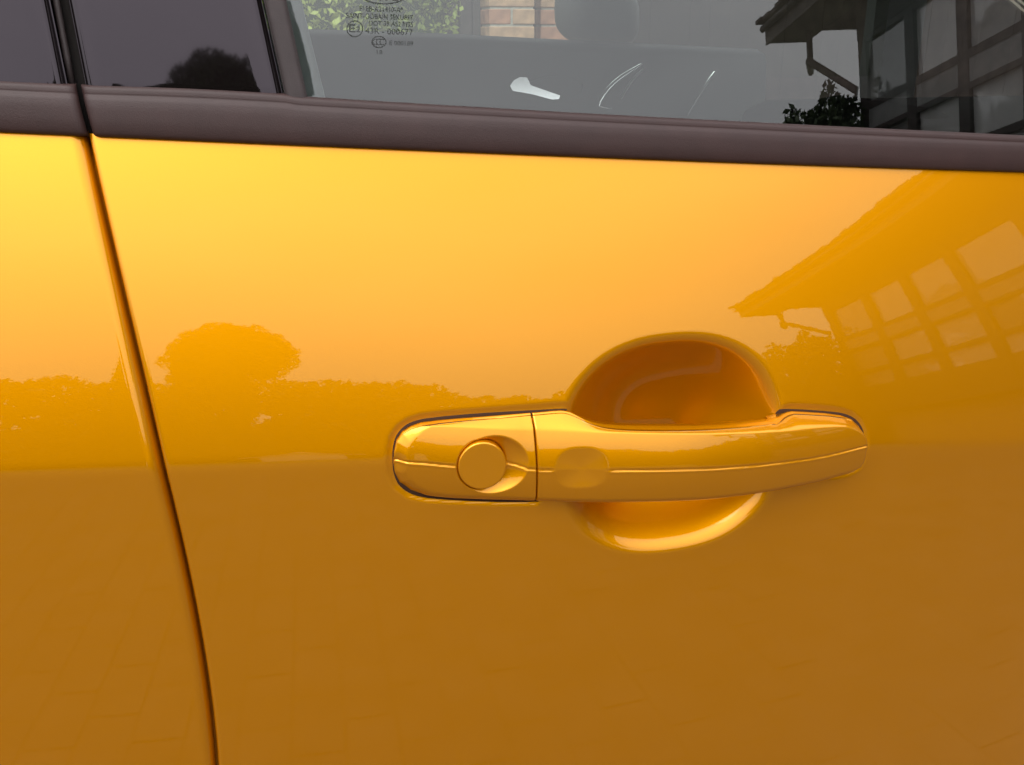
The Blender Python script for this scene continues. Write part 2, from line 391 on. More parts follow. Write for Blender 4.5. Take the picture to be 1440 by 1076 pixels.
# painted jamb at the bottom of the shut line
V = []
zz = np.linspace(0.42, 1.045, 40)
for z in zz:
    for dx in (-0.006, 0.012):
        x = float(xgl(z) if dx < 0 else xgr(z))+dx; V.append((x, float(F(x, z))+0.0165, z))
mesh('door_jamb', V, gridfaces(40, 2), M['paint'], front_door)

# ---- belt strips
BT = [(120, 119.5), (260, 124), (395, 131.5), (433, 136.5), (720, 154), (880, 163), (1440, 191)]
_bt = smooth_curve([(P(px, py, U)[0], P(px, py, U)[2]) for px, py in BT], 8)
_bl = np.polyfit(_bt[-20:, 0], _bt[-20:, 1], 1)
def zt(x): return np.where(x > _bt[-1, 0], np.polyval(_bl, x), np.where(x < _bt[0, 0], _bt[0, 1]+(_bt[0, 0]-x)*0.06, np.interp(x, _bt[:, 0], _bt[:, 1])))
prof = smooth_curve([(0.0, -4), (0.0, 0.2), (0.03, 2.0), (0.10, 3.1), (0.3, 3.9), (0.55, 4.0), (0.70, 3.6), (0.765, 3.1), (0.80, 2.6), (0.83, 2.35), (0.87, 2.35), (0.94, 2.0), (0.985, 1.0), (1.0, -0.5), (1.0, -4)], 5)
def strip(name, xs, endx, parent):
    V = []
    for i, x0 in enumerate(xs):
        for w, o in prof:
            x = x0; z = zb(x)+w*(zt(x)-zb(x))
            if endx is not None:
                e, sg = endx; xe = float(e(z)); x = xe+sg*x0; z = float(zb(x)+w*(zt(x)-zb(x)))
                r = 0.004; q = max(0.0, r-x0)
                o2 = o-1000*(r-math.sqrt(max(0, r*r-q*q)))*0.9 if q > 0 else o
            else: o2 = o
            V.append((x, float(U(x, z))-o2*1e-3, z))
    return mesh(name, V, gridfaces(len(xs), len(prof), flip=(endx[1] > 0) if endx else False), M['strip'], parent)
fs = np.concatenate([[0, 0.0002, 0.0006, .0012, .002, .003, .004], spaced([(.006, .004), (.9, .01)])])
strip('belt_strip', fs, (lambda z: xgr(z)+0.0002, +1), front_door)
strip('belt_strip', fs[fs < 0.7], (lambda z: xgl(z)-0.0004, -1), rear_door)

# ---- plates of the window line: bilinear patches of measured corners with a rolled rim
def plate(name, corners, off, thick, mat, parent, nu=10, nv=24, r=0.0015, mats=None, world=True, surf=None):
    surf = surf or U
    c = np.array([[*hit(px, py, lambda x, z: surf(x, z)-off)] for px, py in corners])[:, [0, 2]]   # TL TR BR BL
    us = np.concatenate([[0, .25, .6], np.linspace(1, nu, nu), [nu+.4, nu+.75, nu+1]]); us = us/us[-1]
    Wd = np.linalg.norm(c[1]-c[0]); Hd = np.linalg.norm(c[3]-c[0])
    def axis(L, n): a = np.array([0, .15, .4, .7, 1.0])*r/L; return np.concatenate([a, np.linspace(r/L, 1-r/L, n+1)[1:-1], 1-a[::-1]])
    ua, va = axis(Wd, nu), axis(Hd, nv)
    V = []
    for v in va:
        for u in ua:
            q = (c[0]*(1-u)+c[1]*u)*(1-v)+(c[3]*(1-u)+c[2]*u)*v
            e = min(u*Wd, (1-u)*Wd, v*Hd, (1-v)*Hd)
            drop = r-math.sqrt(max(0, r*r-max(0, r-e)**2)) if e < r else 0
            V.append((q[0], float(surf(q[0], q[1]))-off+drop, q[1]))
    nR, nC = len(va), len(ua)
    Fc = [tuple(f) for f in gridfaces(nR, nC, flip=True)]; n0 = len(V); nf = len(Fc)
    V += [(x, y+thick, z) for x, y, z in V]
    Fc += [tuple(a+n0 for a in f[::-1]) for f in Fc[:nf]]
    ring = [*range(nC)] + [k*nC+nC-1 for k in range(1, nR)] + [(nR-1)*nC+k for k in range(nC-2, -1, -1)] + [k*nC for k in range(nR-2, 0, -1)]
    for a, b in zip(ring, ring[1:]+ring[:1]): Fc.append((b, a, a+n0, b+n0))
    fm = None
    if mats: fm = [0]*nf+[1]*nf+[2]*len(ring)
    return mesh(name, V, Fc, mat, parent, world=False, mats=mats, fmat=fm)
def ext(a, b, y):   # extend a straight edge through two pixels to the row y
    return (a[0]+(b[0]-a[0])*(y-a[1])/(b[1]-a[1]), y)
T0 = -420
L1, L2 = (95, 0), (119, 121)
R1, R2 = (368, 0), (397, 130)
W1, W2 = (403, 0), (433, 138)
K1, K2 = (68, 0), (93, 121)
plate('pillar_cover', [ext(L1, L2, T0), ext(R1, R2, T0), ext(R1, R2, 156), ext(L1, L2, 147)], 0.0005, 0.006, M['gloss'], front_door, r=0.004)
plate('window_channel', [ext((371, 0), (400, 130), T0), ext(W1, W2, T0), ext(W1, W2, 154), ext((371, 0), (400, 130), 150)], 0.0012, 0.012, M['channel'], front_door, nu=6, r=0.003)
plate('pillar_cover', [ext((-700, 0), (-680, 110), T0), ext(K1, K2, T0), ext(K1, K2, 147), ext((-700, 0), (-680, 110), 141)], 0.0005, 0.006, M['gloss'], rear_door, nu=30, r=0.004)
plate('door_seal', [ext((60, 0), (85, 121), T0), ext((101, 0), (127, 121), T0), ext((101, 0), (127, 121), 205), ext((60, 0), (85, 121), 205)], -0.012, 0.01, M['cavity'], front_door, r=0.002)
a, b = (79, 0), (101, 117)
sb = MB(); sb.tube([hit(*ext(a, b, y), lambda x, z: U(x, z)+0.008) for y in np.linspace(T0, 124, 14)], 0.0016, 10)
sb.build('seal_lip', M['channel'], rear_door, smooth=True)
GO = -0.009
def UG(x, z):                                         # the pane is a little flatter and steeper than the pillar covers
    xc = np.clip(x, -0.4, 0.4); return U(x, z)-xc*xc*(1/10.0-1/16.0)-(z-zb(x))*(GT-math.tan(rad(8.5)))
wg_ = plate('window_glass', [ext((385, 0), (415, 138), T0), (1900, T0), (1900, 240), ext((385, 0), (415, 138), 150)], GO, 0.004, M['glass'], car, nu=60, nv=30, r=0.0006, mats=[M['glass'], M['glass_in'], M['glass_in']], surf=UG)
wg_.matrix_parent_inverse = Matrix.Translation(-Vector(car.location))

# ---- writing on the glass
def text_mesh(s, size):
    cu = bpy.data.curves.new('t', 'FONT'); cu.body = s; cu.size = size; cu.resolution_u = 3; cu.offset = 0.0
    o = bpy.data.objects.new('t', cu); COL.objects.link(o)
    dg = bpy.context.evaluated_depsgraph_get(); me = bpy.data.meshes.new_from_object(o.evaluated_get(dg))
    V = [v.co[:2] for v in me.vertices]; Fc = [tuple(p.vertices) for p in me.polygons]
    bpy.data.objects.remove(o); bpy.data.curves.remove(cu); bpy.data.meshes.remove(me)
    return V, Fc
GV, GF = [], []
def on_glass(V, Fc, place):
    k = len(GV)
    for v in V:
        px, py = place(*v); p = hit(px, py, lambda x, z: UG(x, z)-GO-0.0004); GV.append(p)
    GF.extend(tuple(i+k for i in f) for f in Fc)
def line_of_text(s, xl, xr, y, h, slope=0.035):
    V, Fc = text_mesh(s, 1.0); xs = [v[0] for v in V]; a, b = min(xs), max(xs); cap = 0.70
    on_glass(V, Fc, lambda u, v: (xl+(u-a)/(b-a)*(xr-xl), y+slope*((u-a)/(b-a)-1)*(xr-xl)-v/cap*h))
def ring_on_glass(cx, cy, rx, ry, w, n=48):
    V = []; Fc = []
    for k in range(n):
        c, s = math.cos(2*math.pi*k/n), math.sin(2*math.pi*k/n); V += [(cx+c*rx, cy+s*ry), (cx+c*(rx-w), cy+s*(ry-w))]
    for k in range(n): j = (k+1) % n; Fc.append((2*k, 2*j, 2*j+1, 2*k+1))
    on_glass(V, Fc, lambda u, v: (u, v))
line_of_text('F1EB-A21410-A*', 506, 567, 17.5, 7.5)
line_of_text('SAINT-GOBAIN SEKURIT', 487, 581, 28.5, 7.5)
line_of_text('DOT 39 AS2 M35', 519, 581, 38.0, 7)
line_of_text('43R - 000677', 514, 581, 49.5, 8.5)
line_of_text('E', 491, 500, 45.2, 11, 0); line_of_text('2', 501, 507, 45.2, 8, 0)
ring_on_glass(499, 40.5, 11.8, 11.8, 1.5)
ring_on_glass(533, 59, 10.5, 8.5, 1.2)
for cx in (528, 533, 538):
    V = []; Fc = []
    for k in range(13):
        an = rad(50+260*k/12); c, s = math.cos(an), math.sin(an); V += [(cx+c*4.2, 59+s*4.6), (cx+c*3.1, 59+s*3.5)]
    for k in range(12): Fc.append((2*k, 2*k+2, 2*k+3, 2*k+1))
    on_glass(V, Fc, lambda u, v: (u, v))
line_of_text('E 000189', 548, 581, 64.5, 6.5)
line_of_text('18', 530, 538, 76.5, 6)
ring_on_glass(540, -8, 33, 14, 1.6); line_of_text('Ford', 520, 560, 1.5, 11)
mesh('glass_marking', GV, GF, M['print'], wg_, smooth=False)

# ---- the pull handle
def head(X, topo, boto):
    tx = [a[0] for a in topo]; bx = [a[0] for a in boto]
    return np.interp(X, tx, [a[1] for a in topo]), np.interp(X, tx, [a[2] for a in topo]), np.interp(X, bx, [a[1] for a in boto])
def base_off(X, Z, ZT, OT, ZB):
    u = zg(X)-Z; d = dmax(X)
    up = d-math.tan(rad(9.5))*np.clip(-u, 0, 1)-7.0*np.clip(-u, 0, 1)**2
    lo = d+math.tan(rad(2.5))*np.clip(u, 0, 1)-5.5*np.clip(u, 0, 1)**2
    Bf = np.where(u < 0, up, lo)
    v = np.clip((Z-zs(X))/np.maximum(ZT-zs(X), 1e-4), 0, 1)
    return Bf-np.maximum(Bf-OT, 0)*(0.75*v**1.6+0.25*v**3.0)*(v > 0)
def handle_piece(name, topo, boto, X0, X1, tipL, tipR, parent, feats, foot):
    n = 170; m = 90
    k = np.arange(n)/(n-1)
    kk = (1-np.cos(math.pi*k))/2
    lin = k*0.45+kk*0.55
    X = X0+(X1-X0)*lin
    ZT, OT, ZB = head(X, topo, boto)
    if foot(0.06) == False:                                   # ease the step from foot to bar
        xf = np.linspace(X0, X1, 1600); zf, of, _ = head(xf, topo, boto); h_ = (xf[1]-xf[0])
        kx = np.arange(-40, 41)*h_
        def ease(y, sg):
            kw = np.exp(-(kx/sg)**2/2); kw /= kw.sum(); return np.convolve(np.pad(y, 40, mode='edge'), kw, mode='valid')
        wl_ = sstep((xf-X0-0.012)/0.008)*sstep((0.085-xf)/0.02)
        ZT = np.interp(X, xf, zf*(1-wl_)+ease(zf, 0.0022)*wl_); OT = np.interp(X, xf, of*(1-wl_)+ease(of, 0.0022)*wl_)
    b = (1-np.cos(math.pi*np.arange(m)/(m-1)))/2; b = 0.5*b+0.5*np.arange(m)/(m-1)
    b = np.concatenate([[0, .004, .012, .022], b[2:-2] if b[2] > .022 else b[3:-3], [.978, .988, .996, 1]]); m = len(b)
    XX = np.repeat(X[None, :], m, 0); ZZ = ZT[None, :]*(1-b[:, None])+ZB[None, :]*b[:, None]
    off = base_off(XX, ZZ, ZT[None, :], OT[None, :], ZB[None, :])
    tip = np.zeros_like(XX)
    if tipL: tip = np.maximum(tip, sstep(1-(XX-X0)/0.026))
    if tipR: tip = np.maximum(tip, sstep(1-(X1-XX)/0.016))
    R = 0.0042+(0.0040 if tipL else -0.0008)*tip
    dl = np.minimum(segdist(XX, ZZ, [(a[0], a[1]) for a in boto])/R, 1)
    E = np.maximum(off-0.0042, offF(XX, ZZ)+0.0008)*(1-tip)+np.minimum(OT[None, :]+0.0008, off)*tip
    off = E+(off-E)*np.sqrt(1-(1-dl)**2)
    R = 0.0007+(0.0075 if tipL else 0.0022)*tip
    dl = np.minimum(segdist(XX, ZZ, [(a[0], a[1]) for a in topo])/R, 1)
    E = np.minimum(OT[None, :]+0.0008, off)
    off = E+(off-E)*np.sqrt(1-(1-dl)**2)
    for Xe, act in ((X0, not tipL), (X1, not tipR)):
        if act:
            R = 0.0006; de = np.abs(XX-Xe); off = off-(R-np.sqrt(np.maximum(0, R*R-np.maximum(0, R-de)**2)))
    off = feats(XX, ZZ, off)
    V = np.stack([XX, plan(XX)-off, ZZ], -1).reshape(-1, 3)
    # back face
    back = np.where(foot(X), -0.006, dmax(X)-0.016)
    back = np.minimum(back[None, :], off-0.0015)
    VB = np.stack([XX, plan(XX)-back, ZZ], -1).reshape(-1, 3)
    n0 = len(V); F1 = gridfaces(m, n, flip=True); F2 = gridfaces(m, n, off=n0, flip=False)
    ring = [*range(n)] + [i*n+n-1 for i in range(1, m)] + [(m-1)*n+i for i in range(n-2, -1, -1)] + [i*n for i in range(m-2, 0, -1)]
    side = []
    for a_, b_ in zip(ring, ring[1:]+ring[:1]): side.append((a_, b_, b_+n0, a_+n0))
    return mesh(name, np.concatenate([V, VB]), [*map(tuple, F1), *map(tuple, F2), *side], M['paint'], parent, world=(parent is car))
def groove_feat(X, Z, amp): return amp*(np.exp(-((Z-zg(X))/0.00042)**2)-0.30*np.exp(-((Z-zg(X)+0.0010)/0.0006)**2))
XS = hoff(756.5, 650, dmax(0.017))[0]
def f_cap(X, Z, off):
    off = off-groove_feat(X, Z, 0.0007)*np.clip((np.hypot(X-DSC[0], Z-DSC[2])-DR)/0.002, 0, 1)
    rho = np.hypot((X-SCP[0])/SRX, (Z-SCP[2])/SRZ)
    rm = 1-rho*rho; rm = np.where(rm > .08, rm-.04, np.clip(rm, 0, 1)**2/.16)
    off = off-0.0060*rm**0.85
    dd = np.hypot(X-DSC[0], Z-DSC[2])
    off = off-0.0016*sstep((DR*1.055-dd)/0.0006)
    return off
def f_grip(X, Z, off):
    rho = (np.abs((X-DIM[0])/DMX)**2.6+np.abs((Z-DIM[2])/DMZ)**2.6)**(1/2.6)
    fade = np.clip((rho-0.95)/0.25, 0, 1)
    off = off-groove_feat(X, Z, 0.0007)*fade
    q = np.clip(1.03-rho, 0, 1); return off-0.0021*np.where(q < .1, q*q/.2, q-.05)*(1.6-0.6*q)*0.9
xm0, xm1 = hoff(815, 590, 0.005)[0], hoff(1090, 590, 0.005)[0]
grip = handle_piece('door_handle', gripT, gripB, XS+0.0003, gripT[-1][0], 0, 7, car, f_grip, lambda X: (X < xm0) | (X > xm1))
tag(grip, 'body coloured horizontal pull bar with a shallow thumb dimple')
cap = handle_piece('end_cover', capT, capB, capT[0][0], XS-0.0004, 6, 0, grip, f_cap, lambda X: X < 9)
# flush round lock cap
nr, na = 16, 72
rr = np.concatenate([np.linspace(0, DR-0.0009, nr), DR-0.0009+0.0009*np.sin(np.linspace(0.2, math.pi/2, 6))])
V = []; b0 = None
def plane_off(x, z):
    e = 0.004; ZT, OT, ZB = head(np.array([DSC[0]]), capT, capB)
    fo = lambda x_, z_: float(base_off(np.array([x_]), np.array([z_]), ZT, OT, ZB)[0])
    gx = (fo(DSC[0]+.01, DSC[2]-.002)-fo(DSC[0]-.01, DSC[2]-.002))/.02
    return fo, gx
fo, gx = plane_off(0, 0); o0 = fo(DSC[0], DSC[2]); gz = -0.10
for r_ in rr:
    q = max(0, r_-(DR-0.0009)); dr_ = 0.0009-math.sqrt(max(0, 0.0009**2-q*q))
    for k in range(na):
        x = DSC[0]+r_*math.cos(2*math.pi*k/na); z = DSC[2]+r_*math.sin(2*math.pi*k/na)
        V.append((x, plan(x)-(o0+gx*(x-DSC[0])+gz*(z-DSC[2])-dr_+0.0002), z))
for k in range(na):
    x, y, z = V[-na]; V.append((x, y+0.008, z))
Fc = []
nrr = len(rr)+1
for i in range(nrr-1):
    for k in range(na): Fc.append((i*na+k, (i+1)*na+k, (i+1)*na+(k+1) % na, i*na+(k+1) % na))
mesh('lock_cap', V, Fc, M['paint'], grip)
# dark gaskets that show as a line above the bar
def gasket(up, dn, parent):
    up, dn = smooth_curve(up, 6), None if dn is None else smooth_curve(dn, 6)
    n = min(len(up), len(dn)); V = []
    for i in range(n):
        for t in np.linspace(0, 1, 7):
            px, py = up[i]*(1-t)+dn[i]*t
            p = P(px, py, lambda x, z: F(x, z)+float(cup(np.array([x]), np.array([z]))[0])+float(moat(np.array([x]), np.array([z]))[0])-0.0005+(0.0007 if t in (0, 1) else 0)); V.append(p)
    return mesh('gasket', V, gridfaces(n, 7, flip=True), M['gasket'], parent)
gasket([(551.5, 652), (551.5, 634), (555, 616), (563, 603.5), (575, 594.5), (592, 589), (615, 585.8), (650, 582.3), (700, 578.8), (750, 576.2), (785, 574.3), (798, 574.5)],
       [(560, 650), (562, 636), (568, 622), (575, 612), (585, 606), (600, 602), (620, 599), (652, 596), (700, 592), (748, 588), (780, 586), (793, 585)], grip)
gasket([(551.5, 650), (553, 664.5), (560, 681.5), (576, 694), (599, 700.5), (640, 704), (690, 706.2), (730, 706.6), (757, 706)],
       [(560, 648), (562, 660), (570, 676), (584, 686), (604, 692), (642, 696), (690, 699), (730, 700), (757, 700)], grip)
gasket([(1088.5, 594), (1089, 584), (1093, 577), (1102, 574.5), (1130, 575.5), (1160, 577.5), (1185, 580.5), (1201, 587), (1211, 598), (1216, 612), (1217.5, 628)],
       [(1099, 594), (1101, 590), (1106, 588), (1112, 586), (1132, 586), (1160, 589), (1178, 593), (1190, 600), (1200, 608), (1205, 616), (1206, 628)], grip)

# ---- inside of the car, seen through the glass
YI = 1.45
def I(px, py, y=YI): return hit(px, py, lambda x, z: y, 2.0)
od = MB(); zs_ = I(560, 47)[2]
V = []; Fc = []
cols = np.linspace(-1.0, 0.90, 60)
pr = [(0.10, 0.0), (0.004, 0.0), (0.0, -0.006), (-0.004, -0.03), (-0.02, -0.042), (-0.06, -0.046), (-0.10, -0.05), (-0.13, -0.058), (-0.16, -0.062), (-0.20, -0.066), (-0.215, -0.11), (-0.24, -0.125), (-0.27, -0.10), (-0.55, -0.07)]
def zsill(x): return float(np.interp(x, [I(430, 44)[0], I(620, 50)[0], I(860, 62)[0], 1.3], [I(430, 44)[2], I(620, 50)[2], I(860, 62)[2], 1.035], ))
pr = [(0.0, 0.06)]+pr[1:]
for x in cols:
    for dz, dy in pr: V.append((x, YI+0.046+dy, zsill(x)+dz))
oc = mesh('far_door_trim', V, gridfaces(len(cols), len(pr)), M['card'], car, world=True)
tag(oc, 'dark grey inner trim of the opposite door')
hol = smooth_curve([(722, 128), (738, 118), (770, 108), (800, 109), (818, 118), (812, 132), (790, 142), (755, 139), (722, 128)], 5)
hp = [I(px, py, YI+0.0005) for px, py in hol]; hq = MB(); nn = len(hp); cx_ = sum(hp)/nn
hq.add([tuple(p+np.array([0, -.006, 0])) for p in hp]+[tuple(p) for p in hp]+[tuple(cx_+(p-cx_)*.88+np.array([0, -.0005, 0])) for p in hp], [(i, (i+1) % nn, nn+(i+1) % nn, nn+i) for i in range(nn)]+[tuple(range(2*nn, 3*nn))])
hq.build('handle_hollow', M['cavity'], oc)  # dark plate behind the lever, shade of the recess put into its colour
# release lever in its hollow, chrome pull, thin trim line
lv = MB()
top = [I(px, py, YI-0.02) for px, py in [(718, 121), (724, 113), (733, 108.5), (743, 109.5), (747, 120), (788, 134.5), (786, 139.5), (776, 140), (748, 132.5), (722, 128)]]
top = [np.array([p[0], p[1]+0.19*(p[2]-top[7][2]), p[2]]) for p in top]
n = len(top); lv.add([tuple(p) for p in top]+[(p[0], p[1]+0.02, p[2]) for p in top], [tuple(range(n))]+[(i, i+n, (i+1) % n+n, (i+1) % n) for i in range(n)])
lv.build('release_lever', M['satin'], oc)
def ribbon(name, pts, hw, y, mat):
    c = smooth_curve(pts, 8); V = []; Fc = []; n = len(c)
    for i in range(n):
        t = c[min(i+1, n-1)]-c[max(i-1, 0)]; t = t/np.linalg.norm(t); nn_ = np.array([-t[1], t[0]])
        w = hw*(0.55+0.45*min(1, 4*i/n, 4*(n-1-i)/n))
        for s_ in (-1, -.4, .4, 1):
            p = I(*(c[i]+nn_*s_*w), y); V.append((p[0], p[1]+0.19*(p[2]-0.97)+(0.002 if abs(s_) == 1 else 0), p[2]))
    Fc = [tuple(f) for f in gridfaces(n, 4)]; k = len(V); V += [(x, y_+0.006, z) for x, y_, z in V]
    for i in range(n-1): Fc += [(i*4, (i+1)*4, k+(i+1)*4, k+i*4), (i*4+3, k+i*4+3, k+(i+1)*4+3, (i+1)*4+3)]
    return mesh(name, V, Fc, mat, oc)
ribbon('pull_trim', [(842, 149.5), (846, 140), (856, 127), (870, 114), (887, 102.5), (906, 91)], 2.9, YI-0.07, M['satin'])
ribbon('pull_trim', [(841, 149), (850, 151.5), (860, 153)], 1.2, YI-0.07, M['satin'])
ribbon('pull_trim', [(965, 162), (983, 136), (998, 115), (1009, 101)], 1.3, YI-0.06, M['satin'])
ribbon('card_seam', [(874, 140), (884, 124), (896, 109), (909, 97)], 1.0, YI-0.066, M['greytrim'])
wf = MB(); wf.box((-1.0, YI+0.03, 1.34), (1.25, YI+0.09, 1.42)); wf.box((1.18, YI+0.02, 0.9), (1.27, YI+0.10, 1.36)); wf.box((-0.30, YI+0.03, 1.04), (-0.20, YI+0.09, 1.36)); 
wf.build('far_window_frame', M['cabin'], car, world=True)
fg = MB(); fg.box((-0.98, YI+0.062, 1.0), (1.22, YI+0.066, 1.36)); fg.build('far_window_glass', M['glass_far'], car, world=True)
# cabin shell
sh = MB()
sh.box((-1.0, 0.10, 0.30), (1.3, 1.5, 0.36)); sh.box((-1.05, 0.08, 1.38), (1.1, 1.5, 1.42), 0.01)
sh.box((-1.12, 0.08, 0.30), (-1.0, 1.5, 1.42)); sh.box((1.2, 0.08, 0.30), (1.3, 1.5, 0.90))
sh.build('cabin_shell', M['cabin'], car, world=True)
rf = MB(); rf.box((-1.1, 0.10, 1.425), (1.0, 1.5, 1.45), 0.012); rf.build('roof', M['paint'], car, world=True, smooth=False)
db = MB(); db.box((0.80, 0.14, 0.62), (1.60, 1.40, 0.965), 0.05); hd = [I(px, py, 1.05) for px, py in smooth_curve([(1085, 172), (1110, 158), (1140, 143), (1180, 134), (1215, 140), (1240, 152), (1252, 165)], 4)]
k0 = len(db.V); nn = len(hd); db.V += [tuple(p) for p in hd]+[(p[0]+.02, p[1]-.16, p[2]-.006) for p in hd]+[(p[0], p[1], .90) for p in hd]+[(p[0]+.02, p[1]-.16, .90) for p in hd]
for q_ in range(nn-1): db.F += [(k0+q_, k0+q_+1, k0+nn+q_+1, k0+nn+q_), (k0+nn+q_, k0+nn+q_+1, k0+3*nn+q_+1, k0+3*nn+q_)]
db.build('dashboard', M['dash'], car, world=True, smooth=True)
sw = MB(); sc_ = Vector((0.66, 0.42, 0.80)); rot = Matrix.Rotation(rad(-28), 3, 'Y')
sw.tube([sc_+rot @ Vector((0, 0.18*math.cos(a_), 0.18*math.sin(a_))) for a_ in [2*math.pi*k/40 for k in range(41)]], 0.014, 10)
sw.tube([sc_+rot @ Vector((0, -0.17, 0)), sc_+rot @ Vector((0.02, 0, 0)), sc_+rot @ Vector((0, 0.17, 0))], [0.012, 0.05, 0.012], 10)
sw.build('steering_wheel', M['cabin'], car, world=True, smooth=True)
pt = plate('inner_pillar_trim', [ext((370, 0), (400, 138), T0), ext((424, 0), (458, 138), T0), ext((424, 0), (458, 138), 165), ext((370, 0), (400, 138), 165)], -0.022, 0.02, M['greytrim'], car, nu=6, r=0.003)
pt.matrix_parent_inverse = Matrix.Translation(-Vector(car.location))
ws = MB(); a_ = math.atan2(0.44, 0.75)
ws.box((-0.02, 0.12, -.0025), (0.92, 1.48, .0025), R=Matrix.Rotation(a_, 3, 'Y')); ws.V = [(x+1.08, y, z+1.39) for x, y, z in ws.V]
ws.build('windscreen', M['glass_far'], car, world=True)
# far door mirror
mi = MB(); c = I(838, 20, 1.66)
bm = bmesh.new(); bmesh.ops.create_uvsphere(bm, u_segments=24, v_segments=14, radius=1)
for v in bm.verts:
    x, y, z = v.co; v.co = (c[0]+0.080*math.copysign(abs(x)**.6, x), c[1]+0.11*math.copysign(abs(y)**.7, y), c[2]+0.064*math.copysign(abs(z)**.6, z)-0.016*x)
mi.add([v.co[:] for v in bm.verts], [[v.index for v in f.verts] for f in bm.faces]); bm.free()
mir = mi.build('far_door_mirror', M['cabin'], car, world=True, smooth=True)
# ================================================================== the place round the car
gm = MB(); gm.box((-300, -300, -0.5), (300, 300, -0.012)); tag(gm.build('ground', M['earth']), kind='structure')
pb = MB(); pb.box((-7, -7.5, -0.2), (6.6, 6, -0.0022)); pav = pb.build('paving', M['joint']); tag(pav, kind='structure')
V = []; Fc = []
bw, bh, gp = 0.2, 0.1, 0.004
j = 0; y = -6.5
while y < -0.2:
    x = -3.5+(0.1 if j % 2 else 0)
    while x < 6.0:
        h = random.uniform(-0.0008, 0.0008); k = len(V); b = 0.0016
        x0, x1, y0, y1 = x+gp/2, x+bw-gp/2, y+gp/2, y+bh-gp/2
        k0_ = len(V); V += [(x0, y0, -0.03), (x1, y0, -0.03), (x1, y1, -0.03), (x0, y1, -0.03), (x0, y0, h-b), (x1, y0, h-b), (x1, y1, h-b), (x0, y1, h-b), (x0+b, y0+b, h), (x1-b, y0+b, h), (x1-b, y1-b, h), (x0+b, y1-b, h)]
        for q in range(4):
            r = (q+1) % 4; Fc += [(k+q, k+4+q, k+4+r, k+r), (k+4+q, k+8+q, k+8+r, k+4+r)]
        V[k0_:] = [(2.9+q_[1]*1.0, q_[0]-3.2, q_[2]) for q_ in V[k0_:]]; Fc.append((k+11, k+10, k+9, k+8)); x += bw
    y += bh; j += 1
pv = mesh('paving_blocks', V, Fc, M['paver'], pav, smooth=False); pv['kind'] = 'stuff'

def at(az, r): a = rad(az); return CAM[0]+r*math.sin(a), CAM[1]-r*math.cos(a)
def leaves(blobs, n, size, seed):
    """n leaf faces spread through ellipsoids ((cx,cy,cz),(rx,ry,rz)), denser to the outside"""
    R = np.random.default_rng(seed); w = np.array([b[1][0]*b[1][1]*b[1][2] for b in blobs])**(2/3); w = w/w.sum()
    cnt = R.multinomial(n, w); V = []; 
    for (c, r), k in zip(blobs, cnt):
        d = R.normal(size=(k, 3)); d /= np.linalg.norm(d, axis=1)[:, None]
        rr = R.uniform(0.35, 1.0, k)**(1/2.2); rr = rr*(1+0.10*np.sin(d[:, 0]*7+seed)*np.cos(d[:, 2]*6+d[:, 1]*5))
        p = np.array(c)+d*rr[:, None]*np.array(r)
        u = R.normal(size=(k, 3)); u /= np.linalg.norm(u, axis=1)[:, None]
        v = np.cross(u, R.normal(size=(k, 3))); v /= np.linalg.norm(v, axis=1)[:, None]
        s = (size*R.uniform(0.6, 1.4, k))[:, None]
        V.append(np.stack([p-u*s, p+v*s*0.5, p+u*s, p-v*s*0.5], 1))
    V = np.concatenate(V).reshape(-1, 3); m = len(V)//4
    return V, np.arange(m*4).reshape(m, 4)
def tree(name, label, az, r, blobs, n, size, mat, seed, group=None, trunk=True, cat='tree'):
    x, y = at(az, r); t = empty(name, (x, y, 0), rad(az)); tag(t, label, cat, group)
    V, Fc = leaves(blobs, n, size, seed); mesh('crown', V, Fc, M[mat], t, smooth=False)
    mb = MB(); top = max(b[0][2] for b in blobs)
    mb.tube([(0, 0, -0.1), (0.03, 0, top*0.35), (0, 0.04, top*0.7), (0, 0, top)], [0.05*top**.8, 0.04*top**.8, 0.028*top**.8, 0.01], 9)
    R = random.Random(seed)
    for c, rr in blobs:
        mb.tube([(0, 0.03, top*R.uniform(.35, .6)), (c[0]*.6, c[1]*.6, c[2]*.85), (c[0], c[1], c[2]+rr[2]*.3)], [0.02*top**.8, 0.014*top**.8, 0.005], 7)
    mb.build('trunk', M['bark'], t, smooth=True)
    return t
# local frame of a tree: x to the right seen from the car, y away from it
def el(e, r): return CAM[2]-0.13+r*math.tan(rad(e))
r = 14.0; k = r*math.tan(rad(1))
tree('parasol_tree', 'mushroom shaped tree mirrored in the paint beside the shut line', -4.3, r,
     [((0.0, 0, el(15.0, r)), (1.28, 1.2, .78)), ((-.05, .1, el(16.7, r)), (.98, .9, .68)), ((.3, .1, el(16.0, r)), (.85, .8, .6)), ((-.45, 0, el(12.6, r)), (.72, .8, .9)), ((-.4, 0, el(9.5, r)), (.9, .8, 1.0)), ((-.3, 0, el(3.5, r)), (.9, .8, 1.2))], 60000, 0.04, 'leaf_dark', 3)
tree('cypress', 'narrow pointed cypress mirrored in the shut line', -11.9, 15.5, [((0, 0, el(6, 15.5)), (.35, .35, 1.6)), ((0, 0, el(11, 15.5)), (.24, .24, 1.2)), ((.05, 0, el(14.2, 15.5)), (.13, .13, .65))], 7000, 0.05, 'leaf_dark', 5)
